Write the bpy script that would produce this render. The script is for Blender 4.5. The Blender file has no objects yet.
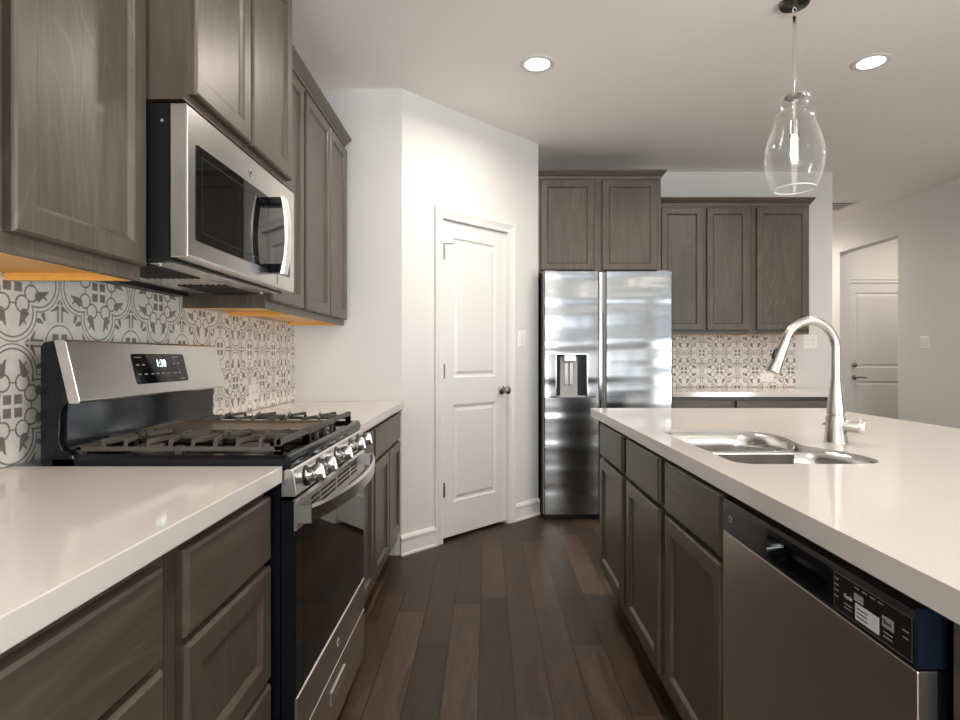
import bpy, bmesh, math, random
from mathutils import Vector, Matrix
random.seed(4)
PI = math.pi
C = bpy.context.scene.collection
SC = bpy.context.scene

# ------------------------------------------------------------------ camera
CAMZ = 1.166
cam = bpy.data.cameras.new('camera')
cam.sensor_width = 36.0
cam.lens = 575.0 / 960.0 * 36.0
cam.shift_x = -7.0 / 960.0
cam.shift_y = -3.3 / 960.0
cam.clip_start = 0.02
co = bpy.data.objects.new('camera', cam); C.objects.link(co)
co.location = (0, 0, CAMZ); co.rotation_euler = (PI / 2, 0, 0)
SC.camera = co
SC.view_settings.view_transform = 'Standard'
SC.view_settings.look = 'None'
SC.view_settings.gamma = 1.0
SC.view_settings.use_curve_mapping = False
SC.view_settings.exposure = 0.20
SC.cycles.use_denoising = True
SC.cycles.max_bounces = 10
SC.cycles.diffuse_bounces = 6
SC.cycles.glossy_bounces = 5
SC.cycles.transmission_bounces = 8
SC.cycles.caustics_reflective = False
SC.cycles.caustics_refractive = False
SC.cycles.sample_clamp_indirect = 6.0

# ------------------------------------------------------------------ world and daylight
w = bpy.data.worlds.new('world'); SC.world = w; w.use_nodes = True
wb = w.node_tree.nodes['Background']
wb.inputs[0].default_value = (0.62, 0.78, 1.0, 1); wb.inputs[1].default_value = 1.2

def area(name, loc, rot, sx, sy, power, col, shape='RECTANGLE', spread=180):
    l = bpy.data.lights.new(name, 'AREA'); l.shape = shape; l.size = sx
    if shape in ('RECTANGLE', 'ELLIPSE'): l.size_y = sy
    l.energy = power; l.color = col; l.spread = math.radians(spread)
    o = bpy.data.objects.new(name, l); C.objects.link(o); o.location = loc; o.rotation_euler = rot
    return o
DAY = (0.97, 0.98, 1.0)
WARM = (1.0, 0.90, 0.78)
# windows in the wall behind the camera (x centre), and in the right wall of the living area
REAR = -4.3
WINS = [(-0.1, 1.3), (1.75, 1.3), (3.25, 1.1)]
for i, (wx, ww) in enumerate(WINS):
    area('window_daylight', (wx, REAR - 0.55, 1.25), (PI / 2 + 0.95, 0, 0), ww + 0.1, 1.9, (240, 24, 20)[i], DAY)
area('window_daylight', (4.13 + 0.60, -1.6, 0.95), (PI / 2 + 0.95, 0, PI / 2), 2.2, 1.9, 280, DAY)
CANS = [(0.27, 3.09), (2.05, 3.07), (0.27, 1.0), (2.05, 1.0), (0.27, -1.2), (2.05, -1.2), (3.3, 7.2), (3.6, 3.4)]
CAN_POWER = [15, 15, 10, 7, 10, 10, 22, 12]

# ------------------------------------------------------------------ node helpers
class E:
    def __init__(s, nt, v): s.nt = nt; s.v = v
    def _m(s, op, *a, clamp=False):
        n = s.nt.nodes.new('ShaderNodeMath'); n.operation = op; n.use_clamp = clamp
        for i, x in enumerate(a):
            x = x.v if isinstance(x, E) else x
            if isinstance(x, (int, float)): n.inputs[i].default_value = x
            else: s.nt.links.new(x, n.inputs[i])
        return E(s.nt, n.outputs[0])
    def __add__(s, o): return s._m('ADD', s, o)
    __radd__ = __add__
    def __sub__(s, o): return s._m('SUBTRACT', s, o)
    def __rsub__(s, o): return s._m('SUBTRACT', o, s)
    def __mul__(s, o): return s._m('MULTIPLY', s, o)
    __rmul__ = __mul__
    def __truediv__(s, o): return s._m('DIVIDE', s, o)
    def abs(s): return s._m('ABSOLUTE', s)
    def fract(s): return s._m('FRACT', s)
    def floor(s): return s._m('FLOOR', s)
    def sqrt(s): return s._m('SQRT', s)
    def min(s, o): return s._m('MINIMUM', s, o)
    def max(s, o): return s._m('MAXIMUM', s, o)
    def clamp(s): return s._m('ADD', s, 0.0, clamp=True)
def length(a, b): return (a * a + b * b).sqrt()
def seg(x, y, ax, ay, bx, by, r0, r1):
    dx, dy = bx - ax, by - ay; L = dx * dx + dy * dy
    t = (((x - ax) * dx + (y - ay) * dy) * (1.0 / L)).clamp()
    return length(x - ax - t * dx, y - ay - t * dy) - (r0 + t * (r1 - r0))

MATS = {}
def newmat(name, col=(0.8, 0.8, 0.8), rough=0.5, metal=0.0, spec=0.5, coat=0.0, emit=None, estr=0.0, trans=0.0, ior=1.45):
    m = bpy.data.materials.new(name); m.use_nodes = True
    b = m.node_tree.nodes['Principled BSDF']
    b.inputs['Base Color'].default_value = (*col, 1); b.inputs['Roughness'].default_value = rough
    b.inputs['Metallic'].default_value = metal; b.inputs['Specular IOR Level'].default_value = spec
    b.inputs['Coat Weight'].default_value = coat; b.inputs['IOR'].default_value = ior
    b.inputs['Transmission Weight'].default_value = trans
    if emit: b.inputs['Emission Color'].default_value = (*emit, 1); b.inputs['Emission Strength'].default_value = estr
    MATS[name] = m
    return m, m.node_tree, b
def node(nt, t, **k):
    n = nt.nodes.new(t)
    for a, v in k.items(): setattr(n, a, v)
    return n
def mapping(nt, scale, rnd=True, coord='Object'):
    tc = node(nt, 'ShaderNodeTexCoord'); mp = node(nt, 'ShaderNodeMapping'); mp.inputs['Scale'].default_value = scale
    if rnd:
        oi = node(nt, 'ShaderNodeObjectInfo'); ml = node(nt, 'ShaderNodeVectorMath', operation='SCALE')
        cb = node(nt, 'ShaderNodeCombineXYZ')
        for i, f in enumerate((7.3, 3.1, 5.7)):
            q = node(nt, 'ShaderNodeMath', operation='MULTIPLY'); q.inputs[1].default_value = f
            nt.links.new(oi.outputs['Random'], q.inputs[0]); nt.links.new(q.outputs[0], cb.inputs[i])
        ad = node(nt, 'ShaderNodeVectorMath', operation='ADD')
        nt.links.new(tc.outputs[coord], ad.inputs[0]); nt.links.new(cb.outputs[0], ad.inputs[1])
        nt.links.new(ad.outputs[0], mp.inputs[0])
    else: nt.links.new(tc.outputs[coord], mp.inputs[0])
    return mp.outputs[0]
def noise(nt, vec, scale, detail=3, rough=0.5, dist=0.0):
    n = node(nt, 'ShaderNodeTexNoise'); n.inputs['Scale'].default_value = scale; n.inputs['Detail'].default_value = detail
    n.inputs['Roughness'].default_value = rough; n.inputs['Distortion'].default_value = dist
    nt.links.new(vec, n.inputs['Vector']); return n.outputs['Fac']
def ramp(nt, fac, stops):
    r = node(nt, 'ShaderNodeValToRGB'); cr = r.color_ramp
    while len(cr.elements) < len(stops): cr.elements.new(0.5)
    for e, (p, c) in zip(cr.elements, stops): e.position = p; e.color = (*c, 1) if len(c) == 3 else c
    nt.links.new(fac, r.inputs[0]); return r.outputs[0]
def mix(nt, fac, a, b, mode='MIX'):
    n = node(nt, 'ShaderNodeMix', data_type='RGBA', blend_type=mode)
    for s, v in ((n.inputs[0], fac), (n.inputs[6], a), (n.inputs[7], b)):
        if isinstance(v, (int, float)): s.default_value = v
        elif isinstance(v, tuple): s.default_value = (*v, 1)
        else: nt.links.new(v, s)
    return n.outputs[2]
def bump(nt, b, h, strength, dist=0.01, inp='Normal'):
    n = node(nt, 'ShaderNodeBump'); n.inputs['Strength'].default_value = strength; n.inputs['Distance'].default_value = dist
    nt.links.new(h, n.inputs['Height']); nt.links.new(n.outputs[0], b.inputs[inp])

# ------------------------------------------------------------------ materials
def wood(name, vertical, c0, c1, c2):
    m, nt, b = newmat(name, rough=0.36, spec=0.55)
    sc = (9, 9, 1.1) if vertical else (1.1, 9, 9)
    v = mapping(nt, sc)
    n1 = noise(nt, v, 1.6, 4, 0.55, 1.2)
    n2 = noise(nt, mapping(nt, (60, 60, 2.2) if vertical else (2.2, 60, 60)), 3.0, 3, 0.6)
    n3 = noise(nt, mapping(nt, (1, 1, 1)), 2.2, 2)
    c = ramp(nt, n1, [(0.3, c0), (0.5, c1), (0.72, c2)])
    c = mix(nt, 0.35, c, ramp(nt, n2, [(0.35, c0), (0.65, c2)]))
    c = mix(nt, 0.25, c, ramp(nt, n3, [(0.35, c0), (0.65, c2)]))
    # cathedral figure: contour lines of a stretched noise
    nf = E(nt, noise(nt, mapping(nt, (3.2, 3.2, 0.42) if vertical else (0.42, 3.2, 3.2)), 1.5, 2.5, 0.45, 0.3))
    ln = (nf * 22.0).fract(); ln = (1.0 - ((ln - 0.5).abs() * 9.0)).clamp()
    nb = E(nt, noise(nt, mapping(nt, (1.5, 1.5, 1.5)), 1.7, 2))
    ln = ln * ((nb - 0.42) * 5.0).clamp()
    c = mix(nt, (ln * 0.40).v, c, tuple(min(1, k_ * 1.55) for k_ in c2))
    nt.links.new(c, b.inputs['Base Color']); bump(nt, b, n2, 0.12, 0.0015)
    return m
WV = wood('stained_wood_upright', True, (0.054, 0.0425, 0.0315), (0.081, 0.0655, 0.0495), (0.120, 0.099, 0.076))
WH = wood('stained_wood_level', False, (0.054, 0.0425, 0.0315), (0.081, 0.0655, 0.0495), (0.120, 0.099, 0.076))
MAPLE = wood('natural_maple', False, (0.74, 0.37, 0.075), (0.84, 0.45, 0.11), (0.92, 0.54, 0.15))
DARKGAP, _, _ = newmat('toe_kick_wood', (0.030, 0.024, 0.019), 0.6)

def paint(name, col, bs=0.25, rough=0.65):
    m, nt, b = newmat(name, col, rough)
    n = noise(nt, mapping(nt, (1, 1, 1), False), 90, 3, 0.6)
    bump(nt, b, n, bs, 0.003)
    return m
WALL = paint('wall_paint', (0.69, 0.682, 0.665), 0.12)
CEIL = paint('ceiling_paint', (0.94, 0.91, 0.86), 0.12)
TRIM, _, _ = newmat('trim_paint', (0.74, 0.735, 0.72), 0.33)
DOORP, _, _ = newmat('door_paint', (0.72, 0.715, 0.70), 0.35)
PLATE, _, _ = newmat('switch_plastic', (0.82, 0.81, 0.78), 0.35)
SLOT, _, _ = newmat('dark_slot', (0.03, 0.03, 0.03), 0.5)

m, nt, b = newmat('quartz', (0.80, 0.75, 0.70), 0.07, spec=0.55)
n = noise(nt, mapping(nt, (1, 1, 1), False), 700, 2)
nt.links.new(ramp(nt, n, [(0.35, (0.61, 0.575, 0.535)), (0.6, (0.65, 0.615, 0.575))]), b.inputs['Base Color'])
QUARTZ = m

def steel(name, col, rough, axis, bstr=0.04, wavy=0.0):
    m, nt, b = newmat(name, col, rough, 1.0)
    sc = {'x': (4, 600, 600), 'z': (600, 600, 4), 'y': (600, 4, 600)}[axis]
    n = noise(nt, mapping(nt, sc, False), 3, 2)
    r = ramp(nt, n, [(0.3, (rough * 0.93,) * 3), (0.7, (rough * 1.08,) * 3)])
    nt.links.new(r, b.inputs['Roughness'])
    if wavy:
        h = noise(nt, mapping(nt, (0.40, 0.40, 4.2), False), 1.6, 1.2, 0.35)
        bump(nt, b, h, 1.0, wavy)
    else: bump(nt, b, n, bstr * 0.3, 0.0004)
    return m
STEEL = steel('stainless_steel', (0.63, 0.615, 0.59), 0.24, 'x')
STEELD = steel('dishwasher_steel', (0.70, 0.64, 0.57), 0.32, 'x')
STEELF = steel('fridge_steel', (0.31, 0.312, 0.31), 0.17, 'x', wavy=0.016)
STEELS = steel('sink_steel', (0.70, 0.69, 0.67), 0.20, 'y')
NICKEL, _, _ = newmat('brushed_nickel', (0.52, 0.495, 0.465), 0.26, 1.0)
CHROME, _, _ = newmat('chrome', (0.78, 0.77, 0.75), 0.12, 1.0)
BLACK, _, _ = newmat('black_enamel', (0.006, 0.007, 0.009), 0.10, spec=0.28)
BLACKM, _, _ = newmat('black_case', (0.006, 0.006, 0.007), 0.40, spec=0.3)
GLASSB, _, _ = newmat('black_glass', (0.005, 0.005, 0.005), 0.03, spec=0.35)
IRON, nt, b = newmat('cast_iron', (0.060, 0.053, 0.047), 0.42, spec=0.5)
bump(nt, b, noise(nt, mapping(nt, (1, 1, 1), False), 500, 2), 0.3, 0.001)
GRIDDLE, _, _ = newmat('griddle_iron', (0.085, 0.066, 0.05), 0.30)
PLASTICB, _, _ = newmat('black_plastic', (0.014, 0.014, 0.015), 0.25)
NAVY, _, _ = newmat('plastic_film', (0.010, 0.017, 0.030), 0.3)
GREYP, _, _ = newmat('grey_plastic', (0.35, 0.35, 0.35), 0.35)
WHITE, _, _ = newmat('white_print', (0.75, 0.75, 0.74), 0.5)
GREYPR, _, _ = newmat('grey_print', (0.32, 0.32, 0.32), 0.5)
LED, _, _ = newmat('display_light', (0.1, 0.1, 0.1), 0.5, emit=(0.75, 0.95, 1.0), estr=4.0)
LAMP, _, _ = newmat('ceiling_lamp_glow', (1, 1, 1), 0.5, emit=(1.0, 0.95, 0.86), estr=14.0)
BULB, _, _ = newmat('bulb_glow', (1, 1, 1), 0.5, emit=(1.0, 0.93, 0.82), estr=9.0)
BRONZE, _, _ = newmat('dark_nickel', (0.34, 0.31, 0.28), 0.25, 1.0)
CANOPY, _, _ = newmat('canopy_metal', (0.12, 0.12, 0.12), 0.25, 1.0)
def thin_glass(name, tint, k):
    m = bpy.data.materials.new(name); m.use_nodes = True; nt = m.node_tree; nt.nodes.clear()
    out = node(nt, 'ShaderNodeOutputMaterial'); mx = node(nt, 'ShaderNodeMixShader'); tr = node(nt, 'ShaderNodeBsdfTransparent'); gl = node(nt, 'ShaderNodeBsdfGlossy'); df = node(nt, 'ShaderNodeBsdfDiffuse'); m2 = node(nt, 'ShaderNodeMixShader'); m2.inputs[0].default_value = 0.45; df.inputs[0].default_value = (0.9, 0.9, 0.9, 1)  # white diffuse share paints in the bright edges of bulb-lit glass
    tr.inputs[0].default_value = (*tint, 1); gl.inputs['Roughness'].default_value = 0.02
    fr = node(nt, 'ShaderNodeLayerWeight'); fr.inputs[0].default_value = 0.5
    pw = node(nt, 'ShaderNodeMath', operation='POWER'); pw.inputs[1].default_value = 3.0; nt.links.new(fr.outputs['Facing'], pw.inputs[0])
    ml = node(nt, 'ShaderNodeMath', operation='MULTIPLY_ADD'); ml.inputs[1].default_value = k; ml.inputs[2].default_value = 0.03; nt.links.new(pw.outputs[0], ml.inputs[0])
    nt.links.new(ml.outputs[0], mx.inputs[0]); nt.links.new(tr.outputs[0], mx.inputs[1]); nt.links.new(gl.outputs[0], m2.inputs[1]); nt.links.new(df.outputs[0], m2.inputs[2]); nt.links.new(m2.outputs[0], mx.inputs[2]); nt.links.new(mx.outputs[0], out.inputs[0])
    return m
GLASS = thin_glass('clear_glass', (0.97, 0.97, 0.97), 0.55)
RIMG, _, _ = newmat('glass_edge_gleam', (0.85, 0.85, 0.85), 0.12)  # near-white colour stands in for bulb light refracted in the rim
PANE = thin_glass('window_glass', (0.98, 0.99, 0.99), 0.2)

# planked floor
m, nt, b = newmat('plank_floor', rough=0.42, spec=0.4)
tc = node(nt, 'ShaderNodeTexCoord'); sx = node(nt, 'ShaderNodeSeparateXYZ'); nt.links.new(tc.outputs['Object'], sx.inputs[0])
X, Y = E(nt, sx.outputs[0]), E(nt, sx.outputs[1])
row = ((X + 0.03) / 0.125).floor()
wn = node(nt, 'ShaderNodeTexWhiteNoise', noise_dimensions='1D'); nt.links.new(row.v, wn.inputs['W'])
yy = Y / 0.95 + E(nt, wn.outputs['Value']) * 7.0
idx = yy.floor()
cb = node(nt, 'ShaderNodeCombineXYZ'); nt.links.new(row.v, cb.inputs[0]); nt.links.new(idx.v, cb.inputs[1])
wn2 = node(nt, 'ShaderNodeTexWhiteNoise', noise_dimensions='2D'); nt.links.new(cb.outputs[0], wn2.inputs['Vector'])
fx = ((X + 0.03) / 0.125).fract(); ex = (fx - 0.5).abs()
fy = yy.fract(); ey = (fy - 0.5).abs()
gap = ((ex - 0.482) * 120).clamp().max(((ey - 0.4982) * 900).clamp())
cbo = node(nt, 'ShaderNodeCombineXYZ')
nt.links.new((X * 9 + E(nt, wn2.outputs['Value']) * 37).v, cbo.inputs[0]); nt.links.new((Y * 1.3 + E(nt, wn2.outputs['Value']) * 11).v, cbo.inputs[1])
g1 = noise(nt, cbo.outputs[0], 1.7, 5, 0.6, 1.4)
g2 = noise(nt, mapping(nt, (70, 3.5, 1), False), 3, 3, 0.6)
base = ramp(nt, wn2.outputs['Value'], [(0.0, (0.036, 0.023, 0.015)), (0.5, (0.058, 0.037, 0.024)), (1.0, (0.098, 0.063, 0.039))])
cc = mix(nt, 0.75, base, ramp(nt, g1, [(0.3, (0.35, 0.33, 0.32)), (0.7, (1.5, 1.45, 1.4))]), 'MULTIPLY')
cc = mix(nt, 0.5, cc, ramp(nt, g2, [(0.3, (0.45, 0.45, 0.45)), (0.7, (1.5, 1.5, 1.5))]), 'MULTIPLY')
cc = mix(nt, gap.v, cc, (0.008, 0.006, 0.005))
nt.links.new(cc, b.inputs['Base Color'])
nt.links.new(ramp(nt, g1, [(0.3, (0.36,) * 3), (0.7, (0.50,) * 3)]), b.inputs['Roughness'])
bump(nt, b, (gap * -1.0 + E(nt, g2) * 0.15).v, 0.35, 0.0015)
FLOORM = m

# patterned encaustic style tile
def tile(name, axis, off):
    m, nt, b = newmat(name, rough=0.30)
    tc = node(nt, 'ShaderNodeTexCoord'); sx = node(nt, 'ShaderNodeSeparateXYZ'); nt.links.new(tc.outputs['Object'], sx.inputs[0])
    P = 0.303
    U = E(nt, sx.outputs[axis]); Z = E(nt, sx.outputs[2])
    a = ((((U - off) / P) + 0.5).fract() - 0.5).abs()
    c = ((((Z - 1.048) / P) + 0.5).fract() - 0.5).abs()
    x = a.min(c); y = a.max(c)
    s = 0.5 - y; t = 0.5 - x
    d = []
    dL = length(x, y - 0.25)
    lim = (0.175 - y)
    d.append(((dL - 0.203).abs() - 0.0070).max(lim))
    d.append(((dL - 0.240).abs() - 0.0055).max(lim))
    d.append((length(x - 0.095, y - 0.185) - 0.066).abs() - 0.008)
    d.append((x - 0.053).abs().max((y - 0.053).abs()) - 0.038)
    d.append((y - 0.185).abs().max(x - 0.035) - 0.006 + 0.0)
    d.append(seg(x, y, 0.112, 0.262, 0.066, 0.365, 0.040, 0.006))
    d.append(seg(x, y, 0.105, 0.275, 0.158, 0.262, 0.026, 0.006))
    d.append(seg(x, y, 0.095, 0.300, 0.135, 0.350, 0.018, 0.005))
    d.append((length(s, t) - 0.160).abs() - 0.0065)
    d.append((s - 0.052).abs().max((t - 0.052).abs()) - 0.034)
    d.append(seg(s, t, 0.024, 0.195, 0.024, 0.300, 0.010, 0.010))
    d.append(seg(s, t, 0.030, 0.310, 0.105, 0.275, 0.020, 0.004))
    d.append(seg(s, t, 0.0, 0.385, 0.022, 0.350, 0.004, 0.012))
    d.append(seg(s, t, 0.190, 0.240, 0.175, 0.200, 0.022, 0.012))
    f = d[0]
    for k in d[1:]: f = f.min(k)
    fac = (0.5 - f * 130.0).clamp()
    gr = (0.494 - 0.0) 
    g = ((y - gr) * 500).clamp()
    n = noise(nt, mapping(nt, (1, 1, 1), False), 45, 3)
    lt = ramp(nt, n, [(0.3, (0.72, 0.69, 0.635)), (0.7, (0.80, 0.77, 0.715))])
    dk = ramp(nt, n, [(0.3, (0.165, 0.150, 0.130)), (0.7, (0.25, 0.23, 0.205))])
    c = mix(nt, fac.v, lt, dk); c = mix(nt, (g * 0.8).v, c, (0.66, 0.64, 0.60))
    nt.links.new(c, b.inputs['Base Color'])
    return m
TILEL = tile('patterned_tile_side', 1, 1.366)
TILEB = tile('patterned_tile_back', 0, 1.675)

# ------------------------------------------------------------------ mesh builder
class MB:
    def __init__(s): s.bm = bmesh.new()
    def box(s, x0, x1, y0, y1, z0, z1):
        v = [s.bm.verts.new(p) for p in ((x0, y0, z0), (x1, y0, z0), (x1, y1, z0), (x0, y1, z0), (x0, y0, z1), (x1, y0, z1), (x1, y1, z1), (x0, y1, z1))]
        for f in ((0, 3, 2, 1), (4, 5, 6, 7), (0, 1, 5, 4), (1, 2, 6, 5), (2, 3, 7, 6), (3, 0, 4, 7)): s.bm.faces.new([v[i] for i in f])
        return s
    def loft(s, rings, cap0=True, cap1=True, closed=True):
        rr = [[s.bm.verts.new(p) for p in r] for r in rings]
        n = len(rr[0])
        for a, b_ in zip(rr, rr[1:]):
            for i in range(n if closed else n - 1):
                j = (i + 1) % n
                try: s.bm.faces.new((a[i], a[j], b_[j], b_[i]))
                except ValueError: pass
        if cap0: s.bm.faces.new(list(reversed(rr[0])))
        if cap1: s.bm.faces.new(rr[-1])
        return s
    def prism(s, pts, axis, a0, a1):
        f = {'x': lambda p, a: (a, p[0], p[1]), 'y': lambda p, a: (p[0], a, p[1]), 'z': lambda p, a: (p[0], p[1], a)}[axis]
        return s.loft([[f(p, a0) for p in pts], [f(p, a1) for p in pts]])
    def tube(s, pts, r, n=12, caps=True):
        pts = [Vector(p) for p in pts]; rings = []
        if not isinstance(r, (list, tuple)): r = [r] * len(pts)
        up = None
        for i, p in enumerate(pts):
            t = (pts[min(i + 1, len(pts) - 1)] - pts[max(i - 1, 0)]).normalized()
            if up is None:
                up = t.orthogonal().normalized()
            u = (up - t * up.dot(t)).normalized(); up = u; v_ = t.cross(u)
            rings.append([p + (u * math.cos(a) + v_ * math.sin(a)) * r[i] for a in [2 * PI * k / n for k in range(n)]])
        return s.loft(rings, caps, caps)
    def lathe(s, prof, n=32, axis='z', c=(0, 0, 0), caps=True):
        rings = []
        for r, h in prof:
            ring = []
            for k in range(n):
                a = 2 * PI * k / n; q = (r * math.cos(a), r * math.sin(a))
                p = {'z': (q[0], q[1], h), 'x': (h, q[0], q[1]), 'y': (q[0], h, q[1])}[axis]
                ring.append((p[0] + c[0], p[1] + c[1], p[2] + c[2]))
            rings.append(ring)
        return s.loft(rings, caps, caps)
    def build(s, name, mat, parent=None, smooth=False, bevel=0, bseg=2, loc=None, xf=None):
        if xf is not None: bmesh.ops.transform(s.bm, matrix=xf, verts=s.bm.verts)
        bmesh.ops.recalc_face_normals(s.bm, faces=s.bm.faces)
        me = bpy.data.meshes.new(name); s.bm.to_mesh(me); s.bm.free()
        me.materials.append(mat)
        if smooth:
            for p in me.polygons: p.use_smooth = True
            try: me.set_sharp_from_angle(angle=math.radians(42))
            except Exception: pass
        o = bpy.data.objects.new(name, me); C.objects.link(o)
        if parent is not None: o.parent = parent
        if loc: o.location = loc
        if bevel:
            bv = o.modifiers.new('bevel', 'BEVEL'); bv.width = bevel; bv.segments = bseg; bv.limit_method = 'ANGLE'; bv.angle_limit = math.radians(35)
            bv.harden_normals = False
        return o
def tag(o, label, cat, group=None):
    o['label'] = label; o['category'] = cat
    if group: o['group'] = group
    return o
def thing(name, label, cat, loc=(0, 0, 0), rz=0, group=None):
    o = bpy.data.objects.new(name, None); C.objects.link(o); o.empty_display_size = 0.05
    o.location = loc; o.rotation_euler = (0, 0, rz)
    return tag(o, label, cat, group)
def struct(o):
    o['kind'] = 'structure'; return o
def B(x0, x1, y0, y1, z0, z1): return MB().box(x0, x1, y0, y1, z0, z1)
def text(body, size, mat, parent, loc, rot, name='lettering', ext=0.0003, align='CENTER'):
    c = bpy.data.curves.new(name, 'FONT'); c.body = body; c.size = size; c.extrude = ext; c.align_x = align; c.align_y = 'CENTER'
    c.materials.append(mat)
    t_ = bpy.data.objects.new(name, c); C.objects.link(t_); bpy.context.view_layer.update()
    me = bpy.data.meshes.new_from_object(t_.evaluated_get(bpy.context.evaluated_depsgraph_get())); bpy.data.objects.remove(t_)
    o = bpy.data.objects.new(name, me); C.objects.link(o); o.parent = parent; o.location = loc; o.rotation_euler = rot
    return o
def rect_ring(x0, x1, z0, z1, y): return [(x0, y, z0), (x1, y, z0), (x1, y, z1), (x0, y, z1)]
def rrect(x0, x1, y0, y1, r, n=6):
    if not isinstance(r, (list, tuple)): r = [r] * 4
    out = []
    for (cx, cy, a0, q) in ((x1 - r[1], y0 + r[1], -PI / 2, r[1]), (x1 - r[2], y1 - r[2], 0, r[2]), (x0 + r[3], y1 - r[3], PI / 2, r[3]), (x0 + r[0], y0 + r[0], PI, r[0])):
        for k in range(n + 1):
            a = a0 + PI / 2 * k / n; out.append((cx + q * math.cos(a), cy + q * math.sin(a)))
    return out

# ------------------------------------------------------------------ room shell
H = 2.74
XL, XR = -1.135, 4.13
YB = 4.90          # back wall
P0 = (-0.50, 3.374); P1 = (0.38, 4.26)   # angled pantry wall
XE = 2.943         # free end of the back wall
T = 0.12
struct(B(-1.4, 6.6, REAR - 0.3, 9.0, -0.1, 0).build('floor', FLOORM))
struct(B(-1.4, 6.6, REAR - 0.3, 9.0, H, H + 0.1).build('ceiling', CEIL))
struct(B(XL - T, XL, REAR, 3.374, 0, H).build('wall_left', WALL))
struct(B(XL - T, P0[0] - 0.0, 3.374, 3.374 + 0.10, 0, H).build('wall_left_return', WALL))
# angled wall with the pantry doorway (local frame: x along the wall, y into the pantry)
AL = math.hypot(P1[0] - P0[0], P1[1] - P0[1]); AA = math.atan2(P1[1] - P0[1], P1[0] - P0[0])
D0, D1, DH = 0.311, 0.917, 2.035
mb = B(0.0, D0, 0, 0.10, 0, H); mb.box(D1, AL, 0, 0.10, 0, H); mb.box(D0, D1, 0, 0.10, DH, H)
wa = struct(mb.build('wall_pantry_angle', WALL)); wa.location = (P0[0], P0[1], 0); wa.rotation_euler = (0, 0, AA)
struct(B(P1[0] - 0.1, P1[0], P1[1] + 0.02, YB, 0, H).build('wall_pantry_side', WALL))
struct(B(XL - T, XE, YB, YB + T, 0, H).build('wall_back', WALL))
struct(B(XL - T, XL, 3.475, YB, 0, H).build('wall_pantry_left', WALL))
struct(B(XE - T, XE, YB + T, 9.0, 0, H).build('wall_hall_left', WALL))
struct(B(XE - T, 6.6, 8.9, 9.0, 0, H).build('wall_hall_end', WALL))
OY0, OY1, OZ = 5.778, 6.73, 2.388
mb = B(XR, XR + T, -0.45, OY0, 0, H); mb.box(XR, XR + T, OY1, 8.9, 0, H); mb.box(XR, XR + T, OY0, OY1, OZ, H)
mb.box(XR, XR + T, REAR, -2.75, 0, H); mb.box(XR, XR + T, -2.75, -0.45, 2.35, H); mb.box(XR, XR + T, -2.75, -0.45, 0, 0.35)
struct(mb.build('wall_right', WALL))
# vestibule behind the opening
struct(B(XR + T, 5.9, 6.95, 7.05, 0, H).build('wall_entry', WALL))
struct(B(XR + T, 5.9, 5.0, 5.1, 0, H).build('wall_entry_near', WALL))
struct(B(5.9, 6.0, 5.0, 7.05, 0, H).build('wall_entry_side', WALL))
# rear wall with three windows
mb = MB(); xs = [XL]
for wx, ww in WINS: xs += [wx - ww / 2, wx + ww / 2]
xs.append(XR)
for i in range(0, len(xs), 2): mb.box(xs[i], xs[i + 1], REAR - T, REAR, 0, H)
for wx, ww in WINS:
    mb.box(wx - ww / 2, wx + ww / 2, REAR - T, REAR, 0, 0.95); mb.box(wx - ww / 2, wx + ww / 2, REAR - T, REAR, 2.3, H)
struct(mb.build('wall_front', WALL))
for i, (wx, ww) in enumerate(WINS):
    r = bpy.data.objects.new('window_%d' % (i + 1), None); C.objects.link(r); r.location = (wx, REAR - 0.06, 0.7); struct(r)
    h = ww / 2; mb = MB()
    for (a, b_, c, d) in ((-h, -h + .05, 0, 1.6), (h - .05, h, 0, 1.6), (-h, h, 0, .05), (-h, h, 1.55, 1.6), (-h, h, .78, .82)): mb.box(a, b_, -.03, .03, c, d)
    mb.build('window_frame', TRIM, r); B(-h + .04, h - .04, -.003, .003, .04, 1.56).build('pane', PANE, r)
r = bpy.data.objects.new('window_4', None); C.objects.link(r); r.location = (XR + 0.06, -1.6, 0.35); struct(r)
mb = MB()
for (a, b_, c, d) in ((-1.15, -1.09, 0, 2), (1.09, 1.15, 0, 2), (-1.15, 1.15, 0, .06), (-1.15, 1.15, 1.94, 2), (-.03, .03, 0, 2)): mb.box(-.03, .03, a, b_, c, d)
mb.build('window_frame', TRIM, r); B(-.003, .003, -1.1, 1.1, .05, 1.95).build('pane', PANE, r)

# ------------------------------------------------------------------ baseboards
def baseboard(name, x0, x1, origin, rz):
    prof = [(0, 0), (-0.020, 0), (-0.020, 0.012), (-0.013, 0.016), (-0.013, 0.085), (-0.017, 0.092), (-0.017, 0.104), (-0.008, 0.118), (0, 0.121)]
    o = MB().prism([(p[0], p[1]) for p in prof], 'x', x0, x1).build(name, TRIM)
    o.location = (*origin, 0); o.rotation_euler = (0, 0, rz); return struct(o)
baseboard('baseboard_pantry_left', -0.012, D0 - 0.064, P0, AA)
baseboard('baseboard_pantry_right', D1 + 0.064, AL, P0, AA)
baseboard('baseboard_back', 2.64, XE, (0, YB), 0)
for nm, a, b_ in (('baseboard_right', -0.45, OY0), ('baseboard_right_far', OY1, 8.9)):
    baseboard(nm, -b_, -a, (XR, 0), -PI / 2)
baseboard('baseboard_entry', XR + T, 4.28, (0, 6.95), 0)

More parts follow.
